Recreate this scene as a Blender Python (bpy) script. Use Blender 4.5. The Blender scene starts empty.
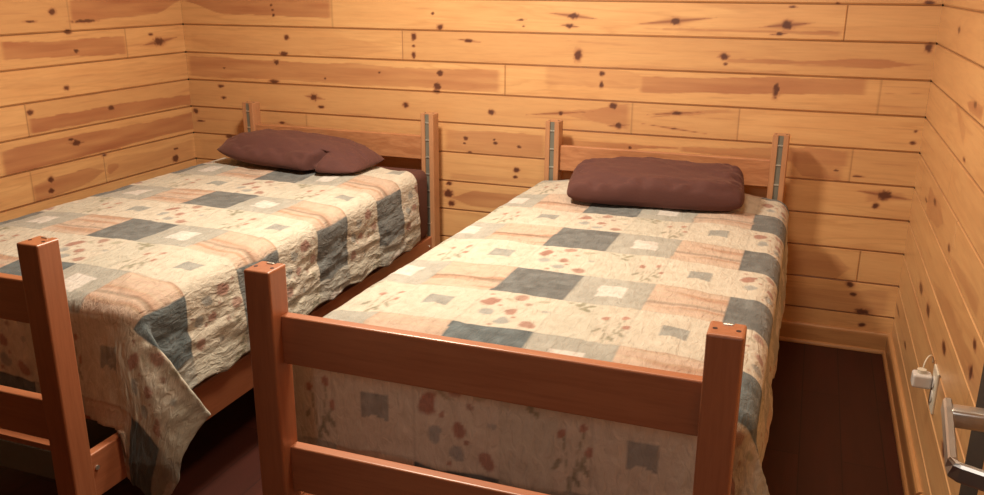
import bpy, bmesh, math, random
import numpy as np
from mathutils import Vector, Matrix
R = math.radians

# ------------------------------------------------------------------ camera
W = 3.318            # room width, left wall at x=0, back wall at y=0
CEIL = 2.40
YF = -3.28           # inner face of the wall with the doorway
scene = bpy.context.scene
cd = bpy.data.cameras.new('camera'); cam = bpy.data.objects.new('camera', cd)
scene.collection.objects.link(cam); scene.camera = cam
cd.sensor_fit = 'HORIZONTAL'; cd.sensor_width = 36.0; cd.lens = 36.0 * 855.91 / 984.0
cd.clip_start = 0.02
yaw, pitch, roll = 0.3532, -0.3001, 0.0054
fwd0 = Vector((-math.sin(yaw), math.cos(yaw), 0)); rt0 = Vector((math.cos(yaw), math.sin(yaw), 0)); upz = Vector((0, 0, 1))
fwd = fwd0 * math.cos(pitch) + upz * math.sin(pitch); up1 = -fwd0 * math.sin(pitch) + upz * math.cos(pitch)
rt = rt0 * math.cos(roll) + up1 * math.sin(roll); up = -rt0 * math.sin(roll) + up1 * math.cos(roll)
m = Matrix((rt, up, -fwd)).transposed().to_4x4(); m.translation = Vector((2.9144, -3.5246, 1.4148))
cam.matrix_world = m

# ------------------------------------------------------------------ world, lights, exposure
wd = bpy.data.worlds.new('world'); scene.world = wd; wd.use_nodes = True
wd.node_tree.nodes['Background'].inputs[0].default_value = (0.6, 0.45, 0.3, 1)
wd.node_tree.nodes['Background'].inputs[1].default_value = 0.02
def area(name, loc, target, size, power, col):
    l = bpy.data.lights.new(name, 'AREA'); l.shape = 'DISK'; l.size = size; l.energy = power; l.color = col
    o = bpy.data.objects.new(name, l); scene.collection.objects.link(o); o.location = loc
    o.rotation_euler = (Vector(target) - Vector(loc)).to_track_quat('-Z', 'Y').to_euler()
    return o
area('ceiling_lamp_light', (1.62, -1.22, 2.10), (1.62, -1.0, 0), 0.26, 46, (1.0, 0.88, 0.70))
area('ceiling_lamp_light_right', (2.5, -1.7, 2.33), (2.5, -1.6, 0), 0.5, 19, (1.0, 0.83, 0.62))
area('hall_light', (2.55, -4.45, 2.0), (1.6, -2.0, .5), 0.5, 9, (1.0, 0.90, 0.80))
scene.view_settings.view_transform = 'Standard'; scene.view_settings.look = 'None'
scene.view_settings.gamma = 1.0; scene.view_settings.use_curve_mapping = False
scene.view_settings.exposure = 0.0

# ------------------------------------------------------------------ helpers
C = scene.collection
def link(o, parent=None):
    C.objects.link(o)
    if parent is not None: o.parent = parent
    return o
def tag(o, label=None, cat=None, group=None, kind=None):
    if label: o['label'] = label
    if cat: o['category'] = cat
    if group: o['group'] = group
    if kind: o['kind'] = kind
    return o
def empty(name, loc):
    o = bpy.data.objects.new(name, None); o.location = loc; o.empty_display_size = 0.1
    return link(o)
def from_np(name, V, F, mat, parent=None, smooth=True, attrs=None, colors=None):
    me = bpy.data.meshes.new(name); V = np.asarray(V, np.float32); F = np.asarray(F, np.int32)
    n, k = F.shape
    me.vertices.add(len(V)); me.vertices.foreach_set('co', V.ravel())
    me.loops.add(n * k); me.loops.foreach_set('vertex_index', F.ravel())
    me.polygons.add(n); me.polygons.foreach_set('loop_start', np.arange(0, n * k, k, dtype=np.int32))
    me.polygons.foreach_set('loop_total', np.full(n, k, np.int32))
    me.update(calc_edges=True); me.validate()
    me.polygons.foreach_set('use_smooth', np.full(n, smooth))
    for an, a in (attrs or {}).items():
        at = me.attributes.new(an, 'FLOAT', 'POINT'); at.data.foreach_set('value', np.asarray(a, np.float32).ravel())
    for an, a in (colors or {}).items():
        at = me.attributes.new(an, 'FLOAT_VECTOR', 'POINT'); at.data.foreach_set('vector', np.asarray(a, np.float32).ravel())
    me.materials.append(mat)
    o = bpy.data.objects.new(name, me)
    return link(o, parent)
def obj(name, bm, mat, parent=None, smooth=False):
    me = bpy.data.meshes.new(name); bmesh.ops.recalc_face_normals(bm, faces=bm.faces[:])
    bm.to_mesh(me); bm.free(); me.materials.append(mat)
    for p in me.polygons: p.use_smooth = smooth
    o = bpy.data.objects.new(name, me)
    return link(o, parent)
def add_box(bm, x0, x1, y0, y1, z0, z1, bev=0.0, seg=2):
    t = bmesh.new(); bmesh.ops.create_cube(t, size=1.0)
    for v in t.verts:
        v.co = Vector(((x0 + x1) / 2 + v.co.x * (x1 - x0), (y0 + y1) / 2 + v.co.y * (y1 - y0), (z0 + z1) / 2 + v.co.z * (z1 - z0)))
    if bev > 0: bmesh.ops.bevel(t, geom=t.edges[:], offset=bev, segments=seg, profile=0.5, affect='EDGES')
    tmp = bpy.data.meshes.new('tmp'); t.to_mesh(tmp); t.free(); bm.from_mesh(tmp); bpy.data.meshes.remove(tmp)
    return bm
def box(name, mat, parent, *a, bev=0.0, seg=2):
    return obj(name, add_box(bmesh.new(), *a, bev=bev, seg=seg), mat, parent)
def add_tube(bm, pts, r, n=12, ry=None, up=Vector((0, 0, 1)), cap=True):
    """sweep an ellipse (r, ry) along pts"""
    ry = ry or r; pts = [Vector(p) for p in pts]; rings = []
    for i, p in enumerate(pts):
        d = (pts[min(i + 1, len(pts) - 1)] - pts[max(i - 1, 0)]).normalized()
        a = d.cross(up)
        if a.length < 1e-4: a = d.cross(Vector((1, 0, 0)))
        a.normalize(); b = a.cross(d).normalized()
        rings.append([bm.verts.new(p + a * r * math.cos(2 * math.pi * k / n) + b * ry * math.sin(2 * math.pi * k / n)) for k in range(n)])
    for A, B in zip(rings[:-1], rings[1:]):
        for k in range(n): bm.faces.new((A[k], A[(k + 1) % n], B[(k + 1) % n], B[k]))
    if cap: bm.faces.new(rings[0][::-1]); bm.faces.new(rings[-1])
    return bm
rng = np.random.default_rng(7)
def vnoise(x, y, seed=0):
    """smooth value noise, -1..1"""
    x = np.asarray(x, float); y = np.asarray(y, float)
    xi = np.floor(x).astype(np.int64); yi = np.floor(y).astype(np.int64); fx = x - xi; fy = y - yi
    fx = fx * fx * (3 - 2 * fx); fy = fy * fy * (3 - 2 * fy)
    def h(a, b):
        n = (a * 374761393 + b * 668265263 + seed * 974634777) & 0xffffffff
        n = ((n ^ (n >> 13)) * 1274126177) & 0xffffffff
        return ((n ^ (n >> 16)) & 0xffff) / 32767.5 - 1.0
    return (h(xi, yi) * (1 - fx) + h(xi + 1, yi) * fx) * (1 - fy) + (h(xi, yi + 1) * (1 - fx) + h(xi + 1, yi + 1) * fx) * fy
def sstep(e0, e1, x):
    t = np.clip((x - e0) / (e1 - e0), 0, 1); return t * t * (3 - 2 * t)

# ------------------------------------------------------------------ materials
class NT:
    def __init__(s, name, rough=0.5):
        s.m = bpy.data.materials.new(name); s.m.use_nodes = True; s.t = s.m.node_tree; s.b = s.t.nodes['Principled BSDF']
        s.b.inputs['Roughness'].default_value = rough
    def n(s, typ, **kw):
        nd = s.t.nodes.new(typ)
        for k, v in kw.items():
            if k.startswith('_'): setattr(nd, k[1:], v)
            else: nd.inputs[int(k[1:]) if k[0] == 'i' and k[1:].isdigit() else k].default_value = v
        return nd
    def l(s, a, b): s.t.links.new(a, b)
    def mix(s, fac, a, b, mode='MIX'):
        nd = s.t.nodes.new('ShaderNodeMix'); nd.data_type = 'RGBA'; nd.blend_type = mode
        for idx, v in ((0, fac), (6, a), (7, b)):
            if isinstance(v, (int, float)): nd.inputs[idx].default_value = v
            elif isinstance(v, tuple): nd.inputs[idx].default_value = v
            else: s.l(v, nd.inputs[idx])
        return nd.outputs[2]
    def bump(s, h, strength, dist):
        b = s.n('ShaderNodeBump'); b.inputs['Strength'].default_value = strength; b.inputs['Distance'].default_value = dist
        s.l(h, b.inputs['Height']); s.l(b.outputs[0], s.b.inputs['Normal'])
    def noise(s, scale3, sc, detail=4, rough=0.55, dist=0.0, coord='Object'):
        tc = s.n('ShaderNodeTexCoord'); mp = s.n('ShaderNodeMapping'); mp.inputs['Scale'].default_value = scale3
        s.l(tc.outputs[coord], mp.inputs[0]); nz = s.n('ShaderNodeTexNoise')
        nz.inputs['Scale'].default_value = sc; nz.inputs['Detail'].default_value = detail
        nz.inputs['Roughness'].default_value = rough; nz.inputs['Distortion'].default_value = dist
        s.l(mp.outputs[0], nz.inputs['Vector']); return nz.outputs['Fac']
    def ramp(s, f, stops):
        r = s.n('ShaderNodeValToRGB'); e = r.color_ramp.elements
        while len(e) < len(stops): e.new(0.5)
        for i, (p, c) in enumerate(stops): e[i].position = p; e[i].color = c if isinstance(c, tuple) else (c, c, c, 1)
        s.l(f, r.inputs[0]); return r.outputs[0]

def pine_wall(name, stretch):
    s = NT(name, 0.34)
    def at(n_):
        a = s.n('ShaderNodeAttribute'); a.attribute_name = n_; return a.outputs['Fac']
    grain = s.noise(stretch, 1.0, 6, 0.6, 0.6)
    fine = s.noise(tuple(q * 4 for q in stretch), 1.0, 3, 0.6)
    base = s.mix(s.ramp(grain, [(0.3, 0.0), (0.72, 1.0)]), (0.79, 0.465, 0.200, 1), (0.69, 0.355, 0.145, 1))
    lg = s.noise(tuple(q * .5 for q in stretch), 1.0, 3, 0.5, 1.5)
    base = s.mix(s.ramp(lg, [(0.50, 0.0), (0.60, 0.38), (0.64, 0.0)]), base, (0.52, 0.24, 0.09, 1))
    base = s.mix(at('tone'), base, (0.60, 0.32, 0.135, 1))
    hc = s.mix(s.ramp(grain, [(0.35, 0.0), (0.65, 1.0)]), (0.46, 0.185, 0.08, 1), (0.37, 0.135, 0.06, 1))
    c = s.mix(at('heart'), base, hc)
    c = s.mix(s.ramp(fine, [(0.45, 0.0), (0.8, 0.22)]), c, (0.36, 0.15, 0.06, 1))
    c = s.mix(at('knot'), c, (0.085, 0.022, 0.012, 1))
    c = s.mix(at('crack'), c, (0.20, 0.075, 0.028, 1))
    s.l(c, s.b.inputs['Base Color'])
    s.b.inputs['Coat Weight'].default_value = 0.75; s.b.inputs['Coat Roughness'].default_value = 0.42
    s.bump(fine, 0.12, 0.002)
    return s.m
def wood(name, c1, c2, c3, stretch, rough=0.38, coat=0.2, ringy=False):
    s = NT(name, rough)
    g = s.noise(stretch, 1.0, 5, 0.6, 0.8 if not ringy else 2.4)
    f = s.noise(tuple(q * 5 for q in stretch), 1.0, 3, 0.6)
    c = s.mix(s.ramp(g, [(0.32, 0.0), (0.7, 1.0)]), c1, c2)
    c = s.mix(s.ramp(f, [(0.45, 0.0), (0.85, 0.5)]), c, c3)
    s.l(c, s.b.inputs['Base Color']); s.b.inputs['Coat Weight'].default_value = coat; s.b.inputs['Coat Roughness'].default_value = 0.3
    s.bump(f, 0.1, 0.001)
    return s.m
M = {}
M['pine_back'] = pine_wall('pine_boards_back', (2.2, 10, 26))
M['pine_side'] = pine_wall('pine_boards_side', (10, 2.2, 26))
BC = ((0.48, 0.180, 0.084, 1), (0.40, 0.138, 0.062, 1), (0.29, 0.092, 0.040, 1))
M['bed_z'] = wood('stained_bed_wood_upright', *BC, (30, 30, 2.2))
M['bed_x'] = wood('stained_bed_wood_across', *BC, (2.2, 30, 30))
M['bed_y'] = wood('stained_bed_wood_along', *BC, (30, 2.2, 30))
M['head_x'] = wood('headboard_rail_wood', (0.52, 0.235, 0.108, 1), (0.38, 0.150, 0.064, 1), (0.30, 0.11, 0.045, 1), (5, 34, 30), ringy=True)
M['head_z'] = wood('headboard_post_wood', (0.52, 0.26, 0.13, 1), (0.44, 0.20, 0.095, 1), (0.34, 0.14, 0.06, 1), (30, 30, 2.2))
TC = ((0.60, 0.31, 0.125, 1), (0.50, 0.24, 0.09, 1), (0.36, 0.15, 0.055, 1))
M['trim_x'] = wood('pine_trim_across', *TC, (2.2, 30, 30), 0.33, 0.4)
M['trim_y'] = wood('pine_trim_along', *TC, (30, 2.2, 30), 0.33, 0.4)
M['door'] = wood('pine_door_wood', *TC, (26, 26, 2.2), 0.4, 0.2)

def plain(name, col, rough=0.5, metal=0.0, nz=0.0, sc=40):
    s = NT(name, rough); s.b.inputs['Metallic'].default_value = metal
    f = s.noise((1, 1, 1), sc, 3)
    d = tuple(q * 0.82 for q in col[:3]) + (1,)
    s.l(s.mix(f, col, d), s.b.inputs['Base Color'])
    if nz: s.bump(f, nz, 0.002)
    return s.m
M['dark_edge'] = plain('dark_door_edge', (0.018, 0.012, 0.01, 1), 0.6)
M['steel'] = plain('satin_steel', (0.72, 0.70, 0.67, 1), 0.38, 1.0)
M['track'] = plain('grey_metal_track', (0.24, 0.23, 0.19, 1), 0.5, 0.4)
M['bright'] = plain('bright_metal', (0.75, 0.73, 0.66, 1), 0.35, 0.8)
M['white'] = plain('white_plastic', (0.68, 0.62, 0.58, 1), 0.35)
M['plate'] = plain('ivory_plastic', (0.70, 0.62, 0.50, 1), 0.4)
M['hole'] = plain('dowel_hole_dark', (0.05, 0.015, 0.01, 1), 0.7)
M['ceil'] = plain('ceiling_paint', (0.70, 0.60, 0.48, 1), 0.8, 0, 0.1, 60)
M['hall'] = plain('unseen_wall_dark', (0.12, 0.08, 0.055, 1), 0.8, 0, 0.1, 30)  # unseen front and hall walls, darkened to cut bounce light on the footboards
s = NT('brown_pillow_cloth', 0.85)
f = s.noise((1, 1, 1), 14, 4); g = s.noise((1, 1, 1), 420, 2)
s.l(s.mix(f, (0.094, 0.030, 0.023, 1), (0.074, 0.022, 0.018, 1)), s.b.inputs['Base Color'])
s.b.inputs['Sheen Weight'].default_value = 0.16; s.b.inputs['Sheen Roughness'].default_value = 0.5; s.b.inputs['Sheen Tint'].default_value = (0.8, 0.45, 0.35, 1)
s.bump(s.mix(0.25, f, g), 0.5, 0.01); M['pillow'] = s.m
M['mattress'] = plain('brown_fitted_sheet', (0.11, 0.036, 0.026, 1), 0.9, 0, 0.3, 30)
# floor: dark planks
s = NT('dark_plank_floor', 0.5); s.b.inputs['Specular IOR Level'].default_value = 0.25
tc = s.n('ShaderNodeTexCoord'); br = s.n('ShaderNodeTexBrick')
br.inputs['Scale'].default_value = 1.0; br.inputs['Brick Width'].default_value = 0.95; br.inputs['Row Height'].default_value = 0.125
br.inputs['Mortar Size'].default_value = 0.0015; br.inputs['Color1'].default_value = (0.075, 0.016, 0.009, 1)
br.inputs['Color2'].default_value = (0.045, 0.010, 0.006, 1); br.inputs['Mortar'].default_value = (0.008, 0.003, 0.002, 1)
mp = s.n('ShaderNodeMapping'); mp.inputs['Rotation'].default_value = (0, 0, R(90)); s.l(tc.outputs['Object'], mp.inputs[0]); s.l(mp.outputs[0], br.inputs['Vector'])
g = s.noise((30, 3, 1), 1.0, 5)
s.l(s.mix(s.ramp(g, [(0.3, 0.0), (0.75, 0.7)]), br.outputs['Color'], (0.035, 0.009, 0.005, 1)), s.b.inputs['Base Color'])
M['floor'] = s.m
# quilt: pattern colours come with the cloth, stitching relief from noise
s = NT('patchwork_quilt_cotton', 0.88)
a = s.n('ShaderNodeAttribute'); a.attribute_name = 'dye'
uva = s.n('ShaderNodeAttribute'); uva.attribute_name = 'cloth'
def cn(sc3, sc, det, dist=0.0):
    mp = s.n('ShaderNodeMapping'); mp.inputs['Scale'].default_value = sc3; s.l(uva.outputs['Vector'], mp.inputs[0])
    nz = s.n('ShaderNodeTexNoise'); nz.inputs['Scale'].default_value = sc; nz.inputs['Detail'].default_value = det; nz.inputs['Distortion'].default_value = dist
    s.l(mp.outputs[0], nz.inputs['Vector']); return nz.outputs['Fac']
mot = cn((1, 1, 1), 26, 4); pk = cn((1.0, 0.42, 1), 62, 3, 0.8); fin = cn((1, 1, 1), 700, 1)
c = s.mix(s.ramp(mot, [(0.35, 0.0), (0.7, 0.22)]), a.outputs['Vector'], (0.40, 0.34, 0.26, 1), 'MULTIPLY')
c = s.mix(s.ramp(pk, [(0.3, 0.16), (0.5, 0.0)]), c, (0.30, 0.24, 0.18, 1), 'MULTIPLY')
s.l(c, s.b.inputs['Base Color']); s.b.inputs['Sheen Weight'].default_value = 0.15
s.bump(s.mix(0.12, pk, fin), 0.9, 0.009); M['quilt'] = s.m

# ------------------------------------------------------------------ measured board layout (metres; s = run along the wall, z = height)
KB= [(0.512, 1.31, 0.008, 0.008, 0), (0.519, 1.288, 0.008, 0.007, 0), (0.522, 1.265, 0.008, 0.007, 0), (0.585, 1.165, 0.014, 0.011, 0), (0.564, 1.09, 0.022, 0.01, 0), (0.52, 1.049, 0.018, 0.012, 0), (0.5, 0.958, 0.025, 0.01, 0), (0.19, 0.923, 0.017, 0.008, 0), (0.201, 0.867, 0.014, 0.007, 0), (0.027, 0.792, 0.016, 0.012, 0), (0.049, 0.743, 0.021, 0.005, 0.03), (0.716, 0.893, 0.021, 0.016, 0.06), (0.751, 0.85, 0.016, 0.007, 0), (1.193, 0.882, 0.014, 0.012, 0), (1.609, 0.873, 0.015, 0.012, 0), (1.925, 0.886, 0.011, 0.009, 0.16), (1.366, 1.032, 0.016, 0.013, 0), (1.353, 0.973, 0.02, 0.016, 0), (1.064, 1.023, 0.008, 0.005, 0), (0.78, 0.984, 0.008, 0.005, 0), (0.219, 1.011, 0.008, 0.004, 0), (1.241, 1.185, 0.012, 0.015, 0), (1.24, 1.145, 0.009, 0.005, 0), (1.239, 1.106, 0.01, 0.015, 0), (1.502, 1.175, 0.019, 0.007, 0.06), (1.368, 1.228, 0.016, 0.012, 0), (1.335, 1.286, 0.007, 0.005, 0), (1.966, 1.286, 0.023, 0.012, 0.12), (1.952, 1.246, 0.017, 0.009, 0.05), (1.739, 1.266, 0.011, 0.003, 0.03), (1.751, 1.24, 0.006, 0.003, 0), (2.383, 1.274, 0.022, 0.015, 0.16), (2.801, 1.267, 0.025, 0.016, 0.1), (2.777, 1.234, 0.014, 0.006, 0.04), (2.971, 1.348, 0.009, 0.004, 0), (3.277, 1.355, 0.016, 0.007, 0), (3.296, 1.199, 0.013, 0.016, 0), (1.99, 1.13, 0.017, 0.026, 0), (2.579, 1.144, 0.015, 0.013, 0.03), (2.585, 1.115, 0.008, 0.006, 0), (2.095, 1.059, 0.014, 0.01, 0), (2.095, 1.012, 0.01, 0.014, 0), (2.785, 1.023, 0.013, 0.03, 0), (2.148, 0.928, 0.016, 0.016, 0), (2.173, 0.848, 0.018, 0.013, 0.05), (2.411, 0.912, 0.022, 0.009, 0.12), (2.404, 0.849, 0.011, 0.004, 0.14), (2.815, 1.334, 0.014, 0.004, 0), (2.228, 0.758, 0.008, 0.006, 0), (1.487, 0.749, 0.013, 0.01, 0), (1.481, 0.726, 0.007, 0.004, 0), (1.629, 0.736, 0.012, 0.008, 0), (1.622, 0.752, 0.007, 0.004, 0), (1.739, 0.728, 0.011, 0.007, 0), (1.729, 0.624, 0.014, 0.011, 0.02), (1.723, 0.592, 0.011, 0.007, 0), (1.404, 0.536, 0.014, 0.009, 0), (1.399, 0.488, 0.025, 0.019, 0), (1.416, 0.443, 0.016, 0.014, 0), (3.295, 0.894, 0.006, 0.005, 0), (3.291, 0.85, 0.01, 0.007, 0), (3.222, 0.642, 0.028, 0.019, 0.11), (3.194, 0.598, 0.012, 0.012, 0), (3.038, 0.725, 0.009, 0.004, 0), (3.118, 0.708, 0.018, 0.003, 0.03), (3.142, 0.269, 0.015, 0.011, 0), (3.158, 0.229, 0.013, 0.008, 0), (3.198, 0.161, 0.029, 0.012, 0), (3.205, 0.104, 0.014, 0.008, 0), (0.216, 0.675, 0.02, 0.009, 0), (0.189, 0.629, 0.022, 0.012, 0), (0.532, 0.762, 0.017, 0.006, 0.04), (1.348, 0.95, 0.017, 0.009, 0), (1.507, 0.687, 0.01, 0.004, 0), (2.303, 0.182, 0.013, 0.009, 0), (1.75, 0.303, 0.014, 0.01, 0)]
KL= [(0.778, 1.293, 0.018, 0.013, 0.01), (0.891, 1.259, 0.028, 0.004, 0.03), (0.713, 1.211, 0.021, 0.009, 0), (0.682, 1.132, 0.015, 0.009, 0), (0.231, 1.177, 0.015, 0.006, 0), (0.18, 1.141, 0.037, 0.018, 0.13), (0.613, 1.251, 0.067, 0.007, 0.05), (0.758, 0.986, 0.015, 0.01, 0), (0.956, 0.911, 0.016, 0.011, 0), (0.529, 0.873, 0.021, 0.011, 0), (0.747, 0.753, 0.024, 0.015, 0.06), (0.773, 0.772, 0.016, 0.006, 0), (0.904, 0.625, 0.017, 0.013, 0), (0.91, 0.579, 0.017, 0.012, 0), (0.152, 0.576, 0.024, 0.017, 0), (0.141, 0.623, 0.018, 0.006, 0), (0.602, 0.675, 0.012, 0.007, 0)]
KR= [(0.495, 1.284, 0.024, 0.011, 0.03), (0.985, 1.117, 0.029, 0.009, 0.03), (0.575, 0.471, 0.045, 0.014, 0.03), (0.784, 0.471, 0.04, 0.017, 0.02), (0.962, 0.72, 0.024, 0.01, 0), (0.574, 0.76, 0.041, 0.012, 0), (1.141, 0.493, 0.033, 0.015, 0.03), (1.495, 0.647, 0.023, 0.012, 0.02), (1.505, 0.585, 0.02, 0.02, 0.05), (1.369, 0.315, 0.03, 0.02, 0.06), (0.961, 0.967, 0.023, 0.006, 0), (0.087, 0.216, 0.072, 0.009, 0), (0.369, 0.719, 0.028, 0.006, 0), (0.421, 0.207, 0.036, 0.009, 0)]
SB= [(0.028, 1.392, 1.261, 0.831, 1.397, 1.257, 0.8), (0.037, 1.177, 1.091, 1.174, 1.169, 1.082, 0.15), (0.01, 1.057, 0.964, 1.647, 1.056, 0.958, 0.5), (0.024, 0.761, 0.751, 0.794, 0.758, 0.748, 0.3), (2.583, 1.138, 1.119, 3.293, 1.151, 1.119, 0.55), (2.242, 1.244, 1.24, 2.996, 1.253, 1.228, 0.45), (1.849, 1.088, 1.005, 2.334, 1.066, 0.994, 0.3), (2.253, 1.055, 0.991, 3.108, 1.075, 1.016, 0.6), (3.154, 1.033, 1.022, 3.305, 1.04, 1.029, 0.5), (1.999, 0.903, 0.869, 2.218, 0.94, 0.824, 0.5), (1.646, 1.202, 1.194, 2.246, 1.178, 1.17, 0.25), (2.263, 0.889, 0.88, 2.619, 0.941, 0.929, 0.4), (1.387, 0.789, 0.689, 1.856, 0.784, 0.687, 0.4), (1.924, 0.775, 0.727, 2.433, 0.78, 0.763, 0.55), (2.433, 0.78, 0.755, 3.077, 0.808, 0.739, 0.5), (1.409, 0.59, 0.552, 1.929, 0.595, 0.569, 0.25), (1.408, 0.505, 0.434, 1.863, 0.518, 0.436, 0.5), (2.866, 0.809, 0.69, 3.063, 0.807, 0.683, 0.45), (3.154, 0.65, 0.61, 3.29, 0.654, 0.638, 0.35), (2.902, 0.386, 0.281, 3.135, 0.388, 0.28, 0.35), (2.917, 0.234, 0.139, 3.29, 0.257, 0.157, 0.3), (0.036, 0.656, 0.552, 0.622, 0.655, 0.556, 0.15), (1.355, 0.26, 0.151, 1.75, 0.28, 0.17, 0.2), (1.92, 0.899, 0.878, 2.21, 0.931, 0.824, 0.35), (3.19, 0.175, 0.133, 3.248, 0.183, 0.141, 0.5), (2.085, 1.101, 1.077, 2.829, 1.093, 1.067, 0.25)]
SL= [(0.688, 1.338, 1.25, -0.005, 1.392, 1.271, 0.75), (1.041, 1.19, 1.116, 0.393, 1.178, 1.1, 0.75), (0.969, 0.89, 0.828, -0.016, 0.873, 0.824, 0.7), (1.119, 0.78, 0.681, -0.01, 0.784, 0.705, 0.75), (1.0, 0.62, 0.548, 0.604, 0.644, 0.573, 0.55), (0.605, 0.635, 0.573, 0.517, 0.622, 0.609, 0.75), (0.452, 0.634, 0.579, 0.038, 0.619, 0.569, 0.2), (1.067, 1.057, 1.012, 0.055, 0.998, 0.96, 0.12), (0.602, 0.652, 0.476, 0.011, 0.645, 0.494, 0.25)]
SR= [(0.855, 1.125, 1.087, 1.109, 1.132, 1.089, 0.6), (0.406, 0.779, 0.678, 0.804, 0.775, 0.719, 0.45), (0.609, 1.114, 1.088, 0.914, 1.04, 0.995, 0.3), (0.018, 0.439, 0.407, 1.522, 0.422, 0.376, 0.2), (0.79, 0.601, 0.536, 1.637, 0.625, 0.55, 0.25), (0.982, 0.72, 0.695, 1.462, 0.742, 0.7, 0.3)]
JB= [(0.835, 1.279), (1.183, 1.148), (1.671, 1.014), (3.154, 1.01), (2.23, 0.883), (2.655, 0.879), (0.668, 0.784), (3.087, 0.758), (3.164, 0.362), (3.007, 1.282), (3.164, 0.362)]
JL= [(0.695, 1.298), (0.39, 1.16), (0.977, 0.876), (1.0, 0.62), (0.608, 0.617)]
JR= [(1.015, 0.808), (0.792, 0.891), (0.193, 0.795), (0.077, 0.456), (1.553, 0.706), (1.522, 0.422)]

Z0, PITCH = 1.212, 0.133          # height of a board joint on every wall, board face width

def lin(a, b, step): return np.linspace(a, b, max(2, int(round((b - a) / step)) + 1))[:-1]
def board_wall(name, axis, s_spans, knots, stripes, joints, zlo, zhi, mat, seed, holes=None):
    """tongue-and-groove boards with real V grooves on one wall; s runs along the wall"""
    S_ = np.concatenate([lin(a, b, st) for a, b, st in s_spans] + [[s_spans[-1][1]]])
    # boards beyond the measured part carry figure of the same kind
    ru = random.Random(seed); smax = min(s_spans[-1][1], 3.3); lim = {'back': W, 'left': 1.25, 'right': 1.5}[axis]
    knots = list(knots); stripes = list(stripes); joints = list(joints)
    for r in range(-9, 9):
        zc = Z0 - (r + .5) * PITCH; sa_ = 0.0 if zc > 1.37 else lim
        if zc < .2 or smax - sa_ < .3: continue
        x = sa_ + ru.uniform(.1, .5)
        while x < smax - .1:
            knots.append((x, zc + ru.uniform(-.045, .045), ru.uniform(.006, .017), ru.uniform(.006, .014), ru.choice((0, 0, .05, .11)))); x += ru.uniform(.3, .8)
        if ru.random() < .6:
            x0 = sa_ + ru.uniform(0, .5) * (smax - sa_); x1 = min(smax, x0 + ru.uniform(.5, 1.3)); hw = ru.uniform(.012, .034); q = ru.uniform(-.02, .02)
            stripes.append((x0, zc + q + hw, zc + q - hw, x1, zc - q + hw, zc - q - hw, ru.uniform(.3, .6)))
        joints.append((sa_ + ru.uniform(.1, .9) * (smax - sa_), zc))
    k0 = math.ceil((Z0 - zhi) / PITCH); k1 = math.floor((Z0 - zlo) / PITCH)
    zs, dep, gro = [], [], []
    edges = [zlo] + [Z0 - k * PITCH for k in range(k1, k0 - 1, -1) if zlo + .02 < Z0 - k * PITCH < zhi - .02] + [zhi]
    for i in range(len(edges) - 1):
        a, b = edges[i], edges[i + 1]
        if i: zs += [a, a + .0010, a + .0014, a + .0065]; dep += [.0060, .0055, .0052, 0]; gro += [1, .9, 0, 0]
        else: zs += [a]; dep += [0]; gro += [0]
        st = 0.0042 if b < 1.50 else 0.0075
        mid = lin(a + .0065, b - .004, st)[1:]
        zs += list(mid); dep += [0] * len(mid); gro += [0] * len(mid)
        zs += [b - .0035, b - .001]; dep += [0, .005]; gro += [0, .8]
    zs.append(zhi); dep.append(0); gro.append(0)
    Zv = np.array(zs); D = np.array(dep); G = np.array(gro)
    SS, ZZ = np.meshgrid(S_, Zv); row = np.floor((Z0 - ZZ) / PITCH + 1e-6).astype(int)
    wig = .007 * vnoise(SS * 4.2, ZZ * 14, seed + 31) + .0035 * vnoise(SS * 13, ZZ * 30, seed) + .002 * vnoise(SS * 40, ZZ * 60, seed + 1)
    heart = np.zeros_like(SS); knot = np.zeros_like(SS); crack = np.tile(G[:, None], (1, len(S_)))
    # board ends
    ends = np.zeros_like(SS, int); rg = np.random.default_rng(seed)
    for (js, jz) in joints:
        r = math.floor((Z0 - jz) / PITCH); mk = row == r
        crack[mk] = np.maximum(crack[mk], .75 * np.exp(-((SS[mk] - js) / .0022) ** 2)); ends[mk] += (SS[mk] > js)
    tone_tab = rg.random((60, 8)); tone = tone_tab[(row + 20) % 60, ends % 8] ** 1.6 * .75
    tone = np.clip(tone + .12 * vnoise(SS * 1.3, ZZ * 14 + row * 3.7, seed + 5), 0, 1)
    for (s0, a0, b0, s1, a1, b1, e) in stripes:
        if s1 < s0: s0, a0, b0, s1, a1, b1 = s1, a1, b1, s0, a0, b0
        t = np.clip((SS - s0) / (s1 - s0), 0, 1); top = a0 + (a1 - a0) * t + wig; bot = b0 + (b1 - b0) * t - wig * .8
        hash_ = int(abs(s0 * 7919 + a0 * 104729)) % 3; tap = sstep(0, .28, t) if hash_ == 0 else (sstep(0, .28, 1 - t) if hash_ == 1 else np.ones_like(t))
        mid_ = (top + bot) / 2; top = mid_ + (top - mid_) * (.15 + .85 * tap); bot = mid_ + (bot - mid_) * (.15 + .85 * tap)
        r = math.floor((Z0 - (a0 + b0 + a1 + b1) / 4) / PITCH)
        f = sstep(0, .004, top - ZZ) * sstep(0, .004, ZZ - bot) * sstep(-.01, .02, SS - s0) * sstep(-.01, .02, s1 - SS) * (row == r)
        rim = np.exp(-((top - ZZ) / .003) ** 2) + np.exp(-((ZZ - bot) / .003) ** 2)
        heart = np.maximum(heart, f * min(1, e * 1.55) * (.72 + .14 * sstep(-1, 1, vnoise(SS * 3, ZZ * 90, seed + 40)) + .3 * rim) * (1 - .25 * vnoise(SS * 5, ZZ * 45, seed + 9)))
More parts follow.
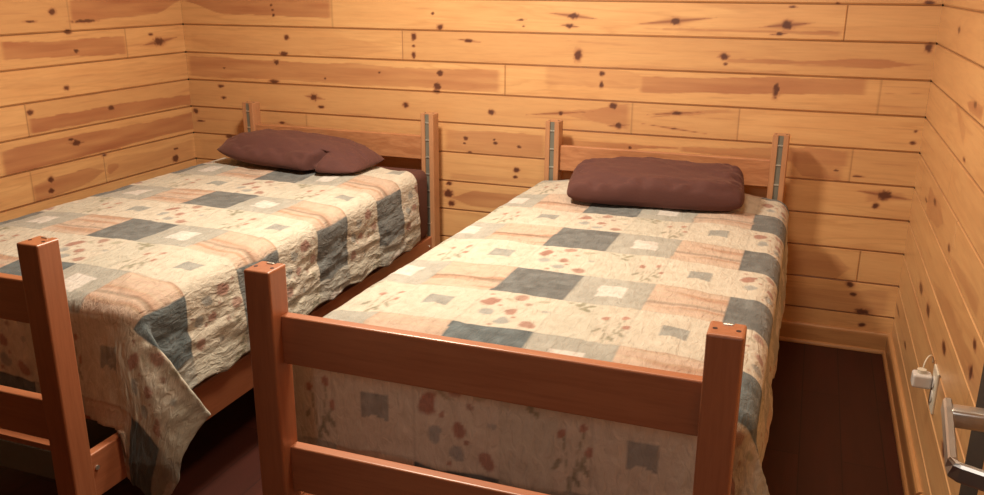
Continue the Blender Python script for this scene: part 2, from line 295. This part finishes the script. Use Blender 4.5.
    for (ks, kz, rx, rz, tl) in knots:
        ks_, rx = ks, max(rx * .88, .0038); rz = max(rz * .88, .0032)
        d = np.sqrt(((SS - ks_) / rx) ** 2 + ((ZZ - kz) / rz) ** 2) + .30 * vnoise(SS * 130 + ks * 99, ZZ * 130, seed + 3)
        knot = np.maximum(knot, .92 * (1 - sstep(.7, 1.25, d)))
        heart = np.maximum(heart, .8 * (1 - sstep(.9, 1.8, d)))
        if tl > 0:
            u = np.abs(SS - ks_) / tl; w = rz * np.clip(1 - u, 0, 1) ** 1.2 + .0006
            sl = kz + .10 * (SS - ks_) * (1 if (int(ks * 1000) % 2) else -1)
            heart = np.maximum(heart, .9 * np.exp(-((ZZ - sl) / w) ** 2) * (u < 1))
            knot = np.maximum(knot, .45 * np.exp(-((ZZ - sl) / (w * .4)) ** 2) * (u < .7))
    # scattered small figure over the parts the list does not cover
    fleck = sstep(.72, .9, vnoise(SS * 3.1, ZZ * 110 + row * 9, seed + 12)) * .35
    heart = np.maximum(heart, fleck)
    heart *= 1 - .5 * crack
    depth = D[:, None] + .003 * np.where(crack > .6, 1, 0) * (D[:, None] == 0) + .0006 * vnoise(SS * 2, row * 5.3, seed + 4)
    if axis == 'back': V = np.stack([SS, depth, ZZ], -1)
    elif axis == 'left': V = np.stack([-depth, -SS, ZZ], -1)
    else: V = np.stack([W + depth, -SS, ZZ], -1)
    nz_, ns = SS.shape; idx = np.arange(nz_ * ns).reshape(nz_, ns)
    F = np.stack([idx[:-1, :-1], idx[:-1, 1:], idx[1:, 1:], idx[1:, :-1]], -1).reshape(-1, 4)
    if axis == 'left': pass
    if axis == 'right': F = F[:, ::-1]
    # thickness behind the boards
    sa, sb = S_[0], S_[-1]; n0 = nz_ * ns
    def P(s_, d_, z_): return {'back': (s_, d_, z_), 'left': (-d_, -s_, z_), 'right': (W + d_, -s_, z_)}[axis]
    ex = np.array([P(sa, .012, zlo), P(sb, .012, zlo), P(sb, .012, zhi), P(sa, .012, zhi), P(sa, .10, zlo), P(sb, .10, zlo), P(sb, .10, zhi), P(sa, .10, zhi)])
    q = np.array([[0, 1, 2, 3], [4, 7, 6, 5], [0, 4, 5, 1], [1, 5, 6, 2], [2, 6, 7, 3], [3, 7, 4, 0]]) + n0
    V = np.concatenate([V.reshape(-1, 3), ex]); F = np.concatenate([F, q])
    z8 = np.zeros(8)
    o = from_np(name, V, F, mat, smooth=False, attrs={'tone': np.r_[tone.ravel(), z8], 'heart': np.r_[np.clip(heart, 0, 1).ravel(), z8],
                'knot': np.r_[knot.ravel(), z8], 'crack': np.r_[np.clip(crack, 0, 1).ravel(), z8]})
    return tag(o, kind='structure')
board_wall('wall_back', 'back', [(0, W, .0045)], KB, SB, JB, 0, CEIL, M['pine_back'], 11)
board_wall('wall_left', 'left', [(0, 1.7, .0045), (1.7, 3.3, .010), (3.3, 4.7, .05)], KL, SL, JL, 0, CEIL, M['pine_side'], 23)
board_wall('wall_right', 'right', [(0, 2.3, .005), (2.3, 3.3, .010), (3.3, 4.7, .05)], KR, SR, JR, 0, CEIL, M['pine_side'], 37)

bm = bmesh.new(); add_box(bm, -.1, W + .1, -4.8, .1, -.08, 0); tag(obj('floor', bm, M['floor']), kind='structure')
bm = bmesh.new(); add_box(bm, -.1, W + .1, -4.8, .1, CEIL, CEIL + .08); tag(obj('ceiling', bm, M['ceil']), kind='structure')
bm = bmesh.new(); add_box(bm, 0, 2.25, YF - .11, YF, 0, CEIL); add_box(bm, 2.25, 3.20, YF - .11, YF, 2.06, CEIL); add_box(bm, 3.20, W, YF - .11, YF, 0, CEIL)
tag(obj('wall_front', bm, M['hall']), kind='structure')
bm = bmesh.new(); add_box(bm, -.1, W + .1, -4.85, -4.75, 0, CEIL); tag(obj('wall_hall', bm, M['hall']), kind='structure')

# skirting board with a rounded top and a shoe moulding at the floor
def skirting(name, axis, a, b, mat):
    prof = [(0, 0), (.026, 0), (.026, .006), (.024, .011), (.020, .014), (.016, .015), (.016, .070), (.0145, .078), (.010, .083), (.004, .085), (0, .085)]
    bm = bmesh.new(); rings = []
    for t in (a, b):
        r = []
        for d, z in prof:
            e = (d if t != 0 else d)   # mitred at the back corners
            if axis == 'back': r.append(bm.verts.new((t + (e if t == a else -e), -d, z)))
            elif axis == 'left': r.append(bm.verts.new((d, -(t + (e if t == a else 0)), z)))
            else: r.append(bm.verts.new((W - d, -(t + (e if t == a else 0)), z)))
        rings.append(r)
    n = len(prof)
    for k in range(n): bm.faces.new((rings[0][k], rings[0][(k + 1) % n], rings[1][(k + 1) % n], rings[1][k]))
    bm.faces.new(rings[0]); bm.faces.new(rings[1][::-1])
    return tag(obj(name, bm, mat), kind='structure')
skirting('baseboard_back', 'back', 0, W, M['trim_x'])
skirting('baseboard_left', 'left', 0, 3.28, M['trim_y'])
skirting('baseboard_right', 'right', 0, 1.195, M['trim_y'])
o = skirting('baseboard_right', 'right', 1.2, 3.28, M['trim_y']); o.name = 'baseboard_right_near'

# ------------------------------------------------------------------ open door against the right wall, with its lever
dr = tag(empty('door_1', (3.150, -3.25, 0)), kind='structure')
dy0, dy1 = 0.0, 0.82
box('door_panel', M['door'], dr, -.006, .034, dy0, dy1 - .09, .012, 2.03, bev=.002)
box('door_edge', M['dark_edge'], dr, -.0055, .0335, dy1 - .09, dy1, .012, 2.03, bev=.002)  # near-black strip down the free edge of the door
hz = 0.975; hy = 0.668
bm = bmesh.new(); add_tube(bm, [(-.006, hy, hz), (-.010, hy, hz), (-.014, hy, hz)], .026, 28); obj('rose', bm, M['steel'], dr)
hd = obj('door_handle', add_box(bmesh.new(), -.062, -.012, hy - .011, hy + .011, hz - .010, hz + .010, bev=.004, seg=3), M['steel'], dr, smooth=True)
bm = bmesh.new()
lev = [(-.062, hy + .013, hz + .005), (-.062, hy, hz + .002), (-.062, hy - .062, hz - .024), (-.060, hy - .068, hz - .027), (-.055, hy - .071, hz - .028), (-.014, hy - .084, hz - .030)]
rings = []
for i, p in enumerate(lev):
    p = Vector(p); d = (Vector(lev[min(i + 1, 5)]) - Vector(lev[max(i - 1, 0)])).normalized()
    q = d.cross(Vector((0, 0, 1))).normalized(); r_ = q.cross(d).normalized()
    rings.append([bm.verts.new(p + q * x_ * .0045 + r_ * z_ * .010) for x_, z_ in ((-1, -.7), (-.6, -1), (.6, -1), (1, -.7), (1, .7), (.6, 1), (-.6, 1), (-1, .7))])
for A_, B_ in zip(rings[:-1], rings[1:]):
    for k in range(8): bm.faces.new((A_[k], A_[(k + 1) % 8], B_[(k + 1) % 8], B_[k]))
bm.faces.new(rings[0][::-1]); bm.faces.new(rings[-1])
obj('lever', bm, M['steel'], hd)

# ------------------------------------------------------------------ beds
PW = .0608; BW = .961
def bed(name, x0, yf, label, BW=.961):
    root = tag(empty(name, (x0, yf, 0)), label, 'bed', 'matching twin beds')
    L = -.07 - yf; H = .869
    def post(px, py, foot, mat):
        bm = bmesh.new(); g = .020; d = .007; X0, X1, Y0, Y1 = px, px + PW, py, py + PW
        # upright with a real channel in the face that looks along the bed
        c = (X0 + X1) / 2
        ring = [(X0, Y0), (c - g / 2, Y0), (c - g / 2, Y0 + d), (c + g / 2, Y0 + d), (c + g / 2, Y0), (X1, Y0), (X1, Y1), (X0, Y1)]
        if foot: ring = [(x_, Y0 + Y1 - y_) for x_, y_ in ring][::-1]
        lo = [bm.verts.new((a, b, 0)) for a, b in ring]; hi = [bm.verts.new((a, b, H)) for a, b in ring]
        n = len(ring); vert_e = []
        for k in range(n): bm.faces.new((lo[k], lo[(k + 1) % n], hi[(k + 1) % n], hi[k]))
        bm.faces.new(lo[::-1]); bm.faces.new(hi)
        out = {(X0, Y0), (X1, Y0), (X1, Y1), (X0, Y1)}
        es = [e for e in bm.edges if all((round(v.co.x, 5), round(v.co.y, 5)) in {(round(a, 5), round(b, 5)) for a, b in out} for v in e.verts)]
        bmesh.ops.bevel(bm, geom=es, offset=.0045, segments=3, profile=.5, affect='EDGES')
        p = obj('post', bm, mat, root)
        # hook channel set in the groove, with bright webs between its slots
        tb = bmesh.new(); f_ = -1 if foot else 1; yo = Y1 if foot else Y0
        zz = [.12, H - .003]
        for k in range(10):
            z = H - .040 - k * .076
            if z > .14: zz += [z - .003, z - .0022, z + .0022, z + .003]
        zz.sort(); prev = None
        for i_, z in enumerate(zz):
            web = i_ > 0 and i_ < len(zz) - 1 and (i_ - 1) % 4 in (1, 2)
            yy = yo + f_ * (.0018 if web else .0052)
            row = [tb.verts.new((c - g / 2 + .0006, yo + f_ * .0068, z)), tb.verts.new((c - g / 2 + .0006, yy, z)), tb.verts.new((c + g / 2 - .0006, yy, z)), tb.verts.new((c + g / 2 - .0006, yo + f_ * .0068, z))]
            if prev:
                for q in range(4):
                    fc = tb.faces.new((prev[0][q], prev[0][(q + 1) % 4], row[(q + 1) % 4], row[q])); fc.material_index = 1 if (web or prev[1]) else 0
            else: tb.faces.new(row[::-1])
            prev = (row, web)
        tb.faces.new(prev[0])
        t_ = obj('hook_channel', tb, M['track'], p); t_.data.materials.append(M['bright'])
        if foot: box('channel_tip', M['bright'], p, c - g / 2 + .002, c + g / 2 - .002, Y1 - .013, Y1 - .0075, H - .004, H + .0025, bev=.001)
        for sx in (-.019, .019):
            db = bmesh.new(); add_tube(db, [(c + sx, (Y0 + Y1) / 2 - .002, H - .004), (c + sx, (Y0 + Y1) / 2 - .002, H + .0006)], .0042, 16)
            obj('dowel_hole', db, M['hole'], p)
        return p
    a, b = 0.0, BW - PW
    fy = .030; T = .026
    for px in (a, b):
        post(px, 0, True, M['bed_z']); post(px, L - PW, False, M['head_z'])
    for z0, z1 in ((.363, .470), (.662, .768)):
        box('foot_rail', M['bed_x'], root, a + PW - .002, b + .002, fy, fy + T, z0, z1, bev=.004, seg=3)
        box('head_rail', M['head_x'], root, a + PW - .002, b + .002, L - PW + .018, L - PW + .044, z0, z1, bev=.004, seg=3)
    for px in (a + .016, b + PW - .016 - .026):
        box('side_rail', M['bed_y'], root, px, px + .026, PW - .002, L - PW + .002, .195, .315, bev=.003)
        bm = bmesh.new(); cx = px + (.026 if px > .5 else 0); sg = 1 if px > .5 else -1
        for yy in (.085, L - .085):
            bm = bmesh.new(); add_tube(bm, [(cx - sg * .001, yy, .275), (cx + sg * .003, yy, .275)], .006, 14)
            obj('bolt_head', bm, M['bright'], root)
    box('end_rail', M['bed_x'], root, a + .045, b + .015, PW + .012, PW + .034, .262, .315, bev=.002)
    box('support_bar', M['track'], root, a + .045, b + .015, PW + .008, PW + .012, .222, .300)
    for k in range(11):
        y = .27 + k * (L - .40) / 10
        box('slat', M['bed_x'], root, a + .042, b + .018, y - .035, y + .035, .298, .315)
    return root
XL, XR, YFT = .400, 1.895, -2.188
bed('bed_frame', XL, YFT - .026, 'reddish wooden twin bed frame on the left, nearer the corner of the room', .987)
bed('bed_frame.001', XR, YFT, 'reddish wooden twin bed frame on the right, its whole footboard in view')

def mattress(name, x0, x1, y0, y1, z0, z1, label):
    n = 1; bm = bmesh.new(); add_box(bm, x0, x1, y0, y1, z0, z1, bev=.035, seg=4)
    return tag(obj(name, bm, M['mattress'], smooth=True), label, 'mattress', 'mattresses under the quilts')

# ------------------------------------------------------------------ quilts
CREAM = np.array([.80, .72, .57]); CREAM2 = np.array([.73, .68, .54]); SAGE = np.array([.53, .51, .43]); PEACH = np.array([.74, .55, .41])
NAVY = np.array([.185, .195, .185]); WHITE = np.array([.86, .80, .71]); RED = np.array([.42, .17, .115]); BLUE = np.array([.24, .29, .31]); OLIVE = np.array([.38, .36, .23])
TEAL = np.array([.15, .185, .19])
def quilt_dye(S, T, s0, t0, pc, pt, seed, teal_t):
    """colour of the patchwork at cloth coordinates; S across, T towards the head"""
    cs = (S - s0) / pc + .010 * vnoise(S * 9, T * 9, seed) ; ci = np.floor(cs).astype(int); u = cs - ci; col = ci % 3
    tt = (t0 - T) / pt + .006 * vnoise(S * 7, T * 7, seed + 1); ri = np.floor(tt).astype(int); w = tt - ri     # 0 at the head side
    hc = .47; colour = w < hc; v = np.where(colour, w / hc, (w - hc) / (1 - hc))
    D = np.empty(S.shape + (3,))
    dm = .03 * vnoise(S * 60, T * 60, seed + 2)[..., None]
    n1 = vnoise(S * 18 + 3, T * 18, seed + 3)
    D[:] = CREAM
    k = colour & (col == 0); base = NAVY + (TEAL - NAVY) * sstep(teal_t + .1, teal_t - .1, T)[..., None]
    D[k] = (base * (1 + .28 * vnoise(S * 45, T * 45, seed + 4)[..., None]))[k]
    k = colour & (col == 1); D[k] = (SAGE * (1 + .07 * n1[..., None]))[k]
    ws = colour & (col == 1) & (np.abs(u - .5 + .03 * n1) < .19) & (np.abs(v - .5 + .03 * n1) < .21)
    D[ws] = (WHITE - .10 * np.clip(vnoise(S * 130, T * 130, seed + 6), 0, 1)[..., None])[ws]
    k = colour & (col == 2)
    st = vnoise(S * 4, v * 9 + .5 * vnoise(S * 10, v * 4, seed), seed + 5); st2 = np.sin(v * 6.283 * 5.5 + 1.2 * vnoise(S * 6, v * 3, seed + 8))
    pe = PEACH + (np.array([.56, .31, .19]) - PEACH) * (sstep(.1, .8, st) * .8)[..., None] + (np.array([.75, .62, .44]) - PEACH) * (sstep(.55, 1, st2) * .55)[..., None]
    dk = sstep(.93, 1.0, np.cos((v - .62) * 6.283 * 1.0 + .3 * st)) * .35
    D[k] = (pe * (1 - dk[..., None]))[k]
    # cream row
    cr = ~colour
    k = cr & (col == 1); D[k] = CREAM2
    band = cr & (col == 1) & (u > .62); D[band] = (CREAM * .98)
    def blot(mask, uu, vv, ru, rv, colr, a=.85, rot=0.0, wob=.25):
        du = u - uu; dv = v - vv; cu = du * math.cos(rot) + dv * math.sin(rot); cv = -du * math.sin(rot) + dv * math.cos(rot)
        d = np.sqrt((cu / ru) ** 2 + (cv / rv) ** 2) + wob * vnoise(S * 70, T * 70, seed + 7)
        f = ((1 - sstep(.75, 1.1, d)) * a * mask)[..., None]; D[:] = D * (1 - f) + colr * f
    m0 = cr & (col == 0); m1 = cr & (col == 1); m2 = cr & (col == 2)
    for q in ((.17, .33, .10, .14, RED, .85, .5), (.50, .12, .10, .09, RED, .7, .2), (.53, .55, .08, .09, RED, .8, -.3), (.86, .84, .11, .09, RED, .75, .6),
              (.24, .62, .09, .10, BLUE, .6, 0), (.52, .80, .10, .09, BLUE, .6, .3), (.80, .15, .10, .05, OLIVE, .55, -.4), (.66, .30, .05, .04, RED * .8, .6, 0),
              (.34, .42, .03, .03, RED, .7, 0), (.62, .68, .03, .03, RED, .7, 0), (.42, .92, .03, .03, RED, .7, 0), (.10, .12, .03, .03, RED, .7, 0), (.36, .22, .09, .03, OLIVE, .5, .5), (.92, .45, .06, .04, BLUE, .45, 0)):
        blot(m0, *q[:5], q[5], q[6])
    for i, q in enumerate(((.16, .06), (.24, .10), (.30, .05), (.36, .12), (.42, .08), (.34, .20), (.40, .24))):
        blot(m1, q[0], q[1], .05, .035, OLIVE * .85, .8, i * .7, .5)
    for (a0, b0, a1, b1) in ((.78, .95, .70, .45), (.80, .95, .90, .40), (.78, .92, .94, .62)):
        for j in range(7):
            f_ = j / 6; blot(m1, a0 + (a1 - a0) * f_, b0 + (b1 - b0) * f_, .014, .05, OLIVE * .8, .6, 0, .1)
    for (a0, b0) in ((.68, .40), (.90, .32), (.97, .56)): blot(m1, a0, b0, .045, .06, RED * 1.15, .8, .3)
    for (a0, b0, r_) in ((.64, .72, .5), (.94, .74, -.6), (.86, .86, -.5)): blot(m1, a0, b0, .03, .08, OLIVE * .7, .7, r_)
    gs = m2 & (np.abs(u - .52) < .165) & (v > .34) & (v < .61 + .015 * np.sin(u * 40)) & ~((np.abs(u - .50) < .05) & (v > .575))
    D[gs] = (np.array([.42, .42, .37]) * (1 + .12 * vnoise(S * 60, T * 60, seed + 4)[..., None]))[gs]
    # seams
    sd = np.minimum(np.minimum(u, 1 - u) * pc, np.minimum(np.minimum(w, 1 - w), np.abs(w - hc)) * pt)
    return np.clip((D * (1 - .16 * (1 - sstep(0, .004, sd)))[..., None] + dm * .5) * np.array([.74, .74, .77]), .02, .95)

def quilt(name, xl, xr, yh, yf, zt, ha, hf, s0, t0, pc, pt, seed, label, skew=0.0, teal_t=-1.8, flare=(.05, .6), headlift=0.0, corner=0.0, swing=.20, rails=()):
    """cloth over the mattress: xl/xr outer sides, yh head edge, yf foot end, ha/hf drops at sides/foot"""
    Re = .055; step = .0055
    A = Re * math.pi / 2
    fx0, fx1 = xl + Re, xr - Re; fy = yf + Re
    s = np.arange(fx0 - A - ha, fx1 + A + ha + step, step); t = np.arange(fy - A - hf, yh + step * .5, step)
    S, T = np.meshgrid(s, t)
    # scalloped hem
    ha_loc = .018 * np.abs(np.sin(T * math.pi / .205 + .4)); hf_loc = .018 * np.abs(np.sin(S * math.pi / .205))
    a = np.where(S > fx1, S - fx1, np.where(S < fx0, fx0 - S, 0.0)); sg = np.where(S > fx1, 1.0, -1.0); b = np.clip(fy - T, 0, None)
    a = np.where(a > 0, a * (1 - ha_loc / (A + ha)), 0); b = b * (1 - hf_loc / (A + hf))
    keep = b <= A + .265 + (hf - .265) * sstep(fx1 - .01, fx1 + .03, S)
    r = np.hypot(a, b); phi = np.arctan2(b, a)                       # 0 = down the side, 90 deg = down the foot
    phi = np.where(r == 0, 0, phi)
    out = np.where(r < A, Re * np.sin(np.clip(r, 0, A) / Re), Re); drop = np.where(r < A, Re * (1 - np.cos(np.clip(r, 0, A) / Re)), Re + (r - A))
    over = np.clip(r - A, 0, None)
    both = (a > 0) & (b > 0)
    # the corner fullness gathers into one fold that stands away from the bed
    peak = R(25); p_ = np.clip(np.where(phi < peak, phi / peak, (R(90) - phi) / (R(90) - peak)), 0, 1)
    fold = np.where(both, np.where(phi < peak, np.sin(p_ * math.pi / 2) ** 1.2, p_ ** 2.6), 0)
    tilt = np.where(S > fx1, flare[1], flare[0]) * fold
    ex = np.cos(phi); ey = np.sin(phi)
    base_h = out
    px = np.where(S > fx1, fx1, np.where(S < fx0, fx0, S)) + sg * np.where(r > 0, base_h * ex, 0)
    py = np.where(T < fy, fy, T) - np.where(r > 0, base_h * ey, 0)
    dirx, diry = 1.0, 0.0
    near = np.where(b > 0, sstep(fx1 - .22, fx1, S) * sstep(R(20), R(50), np.where(a > 0, phi, R(90))), 0)
    px = px + sg * over * np.sin(tilt) * dirx * 1.0; py = py - over * np.sin(tilt) * diry
    py = py - near * np.clip(over, 0, .34) * swing; px = px + near * sstep(fx1 - .03, fx1 + .05, S) * .032 * sstep(.05, .22, over)
    pz = zt - np.where(r > 0, np.where(r < A, drop, Re + over * np.cos(tilt) * (1 - corner * .35 * fold)), 0)
    # the foot half of the corner falls between post and mattress, then swings outward lower down
    sidef = (a > 0) & ~both
    # swell, slack and ripples
    edge = sstep(0, .16, np.minimum(np.minimum(S - fx0, fx1 - S), T - fy)); topm = r == 0
    pz += np.where(topm, .012 * edge * (1 + .5 * vnoise(S * 3.2, T * 3.2, seed)), 0) + .0030 * vnoise(S * 11, T * 11, seed + 1) + .0012 * vnoise(S * 60, T * 42, seed + 2)
    rip = sstep(0, .12, over) * np.where(b > 0, .5, 1)
    wav = .016 * vnoise(T * 5.2, over * 2, seed + 3) + .0045 * vnoise(T * 7, over * 34, seed + 4) + .0022 * vnoise(T * 20, over * 75, seed + 6) + .05 * over * (1 + .6 * vnoise(T * 2.2, 0 * T, seed + 8))
    lump = sstep(0, .06, over) * .0019 * (vnoise(S * 46, T * 17, seed + 21) + .5 * vnoise(S * 95, T * 42, seed + 22))
    px += np.where(a > 0, sg * (rip * wav + lump), 0)
    py -= np.where(b > 0, lump, 0)
    py -= np.where((b > 0) & (a == 0), rip * (.004 * vnoise(S * 6, over * 3, seed + 5) + .002 * vnoise(S * 34, over * 30, seed + 6)), 0)
    
    if skew: px -= skew * np.clip((fx1 - px) / (fx1 - fx0), 0, 1.2) * np.clip((yh - py) / (yh - yf), 0, 1)
    pz += headlift * sstep(.5, 0, yh - T) * np.where(r > 0, np.clip(1 - over / .3, 0, 1), 1) * sstep(-.2, .5, (S - fx0) / (fx1 - fx0))
    V = np.stack([px, py, pz], -1); V[..., 2] = np.maximum(V[..., 2], .012)
    x_, y_, z_ = V[..., 0], V[..., 1], V[..., 2]
    for r0, r1 in rails: V[..., 2] = np.where((x_ > r0 - .011) & (x_ < r1 + .011), np.maximum(V[..., 2], .3255 + .002 * vnoise(S * 30, T * 30, 3)), V[..., 2])
    dye = quilt_dye(S, T, s0, t0, pc, pt, seed, teal_t)
    nt, ns = S.shape; idx = np.arange(nt * ns).reshape(nt, ns)
    F = np.stack([idx[:-1, :-1], idx[:-1, 1:], idx[1:, 1:], idx[1:, :-1]], -1).reshape(-1, 4)
    F = F[keep.ravel()[F].all(1)]; used = np.zeros(nt * ns, bool); used[F.ravel()] = True; remap = np.cumsum(used) - 1; F = remap[F]
    V = V.reshape(-1, 3)[used]; dye = dye.reshape(-1, 3)[used]; S = S.ravel()[used]; T = T.ravel()[used]
    o = from_np(name, V.reshape(-1, 3), F, M['quilt'], smooth=True, colors={'dye': dye.reshape(-1, 3), 'cloth': np.stack([S, T, 0 * S], -1).reshape(-1, 3)})
    md = o.modifiers.new('thickness', 'SOLIDIFY'); md.thickness = .006; md.offset = -1.0
    return tag(o, label, 'quilt', 'patchwork quilts on the twin beds')

mattress('mattress', XL + .035, 1.372, -1.955, -.145, .318, .630, 'brown sheeted mattress under the quilt of the left bed')
mattress('mattress.001', XR + .035, 2.838, -1.955, -.145, .318, .610, 'brown sheeted mattress under the quilt of the right bed')
quilt('quilt', .385, 1.402, -.330, -1.985, .645, .250, .400, .845, -.49, .190, .435, 5,
      'patchwork quilt on the left bed, its corner hanging in folds toward the floor', teal_t=-1.62, headlift=.008, flare=(.03, .70), rails=((.416, .442), (1.3102 + .0348, 1.371)))
quilt('quilt.001', 1.862, 2.885, -.155, -1.985, .625, .275, .400, 2.205, -.425, .190, .447, 9,
      'patchwork quilt on the right bed behind the complete footboard', skew=.060, teal_t=-1.66, flare=(.03, .34), swing=.12, rails=((1.911, 1.937), (2.814, 2.84)))

# ------------------------------------------------------------------ pillows
def pillow(name, c, size, thick, rotz, tilt, seed, label, pinch=.10, sq=2.6, roll=0.0, sag=0.0, pw=.55, rest=.64, dent=None, lens=.12):
    nu, nv = 110, 80
    U, Vv = np.meshgrid(np.linspace(-1, 1, nu), np.linspace(-1, 1, nv))
    hx, hy = size[0] / 2, size[1] / 2
    def prof(u, v): return np.clip(1 - np.abs(u) ** sq, 0, 1) ** pw * np.clip(1 - np.abs(v) ** sq, 0, 1) ** pw
    px = U * hx * (1 - pinch * .6 * (1 - np.abs(U) ** 2) * 0 - pinch * (1 - Vv ** 2) * np.abs(U) ** 6 * .6)
    py = Vv * hy * (1 - pinch * (1 - U ** 2) * np.abs(Vv) ** 6 * .6)
    px = px * (1 - .06 * np.abs(Vv) ** 3); py = py * (1 - lens * np.abs(U) ** 4)
    h = prof(U, Vv) * thick
    cre = .010 * vnoise(U * 2.2, Vv * 2.6, seed) + .004 * vnoise(U * 7 + Vv * 3, Vv * 5, seed + 1)
    edge = .012 * sstep(.55, 1, np.maximum(np.abs(U), np.abs(Vv))) * vnoise(U * 9, Vv * 9, seed + 2)
    top = h * .62 + (cre + edge) * np.clip(h / thick * 1.6, 0, 1); bot = -h * .38
    if dent is not None:
        dn = np.exp(-((U - dent - .12 * (Vv + 1)) / .055) ** 2) * sstep(-.35, -.9, Vv)
        top = top - .035 * dn * np.clip(h / thick * 2, 0, 1); py = py + .05 * dn * (Vv < -.5)
    def xf(x, y, z):
        z = z + sag * (x / hx) * 0
        ct, st = math.cos(tilt), math.sin(tilt); y2 = y * ct - z * st; z2 = y * st + z * ct
        cr_, sr_ = math.cos(roll), math.sin(roll); x2 = x * cr_ - z2 * sr_; z3 = x * sr_ + z2 * cr_
        cz, sz = math.cos(rotz), math.sin(rotz)
        return np.stack([c[0] + x2 * cz - y2 * sz, c[1] + x2 * sz + y2 * cz, c[2] + z3], -1)
    A_ = xf(px, py, top).reshape(-1, 3); B_ = xf(px, py, bot).reshape(-1, 3)
    A_[:, 2] = np.maximum(A_[:, 2], rest + .0005 + .02 * np.clip(A_[:, 2] - rest + .03, 0, .03)); B_[:, 2] = np.maximum(B_[:, 2], rest)
    idx = np.arange(nu * nv).reshape(nv, nu)
    F1 = np.stack([idx[:-1, :-1], idx[:-1, 1:], idx[1:, 1:], idx[1:, :-1]], -1).reshape(-1, 4); F2 = F1[:, ::-1] + nu * nv
    bd = np.concatenate([idx[0, :], idx[1:, -1], idx[-1, -2::-1], idx[-2:0:-1, 0]]); nx = np.roll(bd, -1)
    F3 = np.stack([bd + nu * nv, nx + nu * nv, nx, bd], -1)
    o = from_np(name, np.concatenate([A_, B_]), np.concatenate([F1, F2, F3]), M['pillow'])
    bm = bmesh.new(); bm.from_mesh(o.data); bmesh.ops.remove_doubles(bm, verts=bm.verts[:], dist=1e-4); bmesh.ops.recalc_face_normals(bm, faces=bm.faces[:]); bm.to_mesh(o.data); bm.free()
    return tag(o, label, 'pillow', 'brown pillows at the head of the beds')
pillow('pillow', (.875, -.395, .704), (.76, .37), .128, R(-5), R(3), 3, 'dark brown pillow lying on the left bed with a tucked fold at its front', rest=.676, dent=.48, sq=2.6, pw=.62, roll=-.045, lens=.38)
pillow('pillow.001', (2.405, -.375, .690), (.66, .33), .125, R(6), R(8), 8, 'dark brown plump pillow lying on the right bed against the headboard rail', sq=4.5, pinch=.05, pw=.42, rest=.645)

# ------------------------------------------------------------------ outlet and the plug-in on the right wall
oc = tag(empty('outlet_cover', (W, -1.115, .36)), 'ivory outlet cover plate low on the right pine wall', 'outlet')
box('cover_plate', M['plate'], oc, -.006, .001, -.038, .038, -.060, .060, bev=.003)
for z in (-.021, .021): obj('receptacle', add_tube(bmesh.new(), [(-.0055, 0, z), (-.0085, 0, z)], .0165, 24), M['white'], oc)
pl = tag(empty('plug_in_light', (W, -1.095, .378)), 'small white plug-in night light in the outlet on the right wall', 'night light')
box('light_body', M['white'], pl, -.058, -.009, -.020, .022, -.024, .016, bev=.007, seg=4)
bm = bmesh.new(); add_tube(bm, [(-.036, .002, .014), (-.036, .002, .021), (-.036, .002, .026)], .012, 20)
obj('light_cap', bm, M['plate'], pl)
bm = bmesh.new(); pts = []
for k in range(17):
    th = math.pi * k / 16; pts.append((-.036 + .030 * (1 - math.cos(th)) / 2 + .004, .012 + .052 * (1 - math.cos(th)) / 2, .024 + .030 * math.sin(th)))
add_tube(bm, pts, .0022, 8); obj('wire_loop', bm, M['plate'], pl, smooth=True)
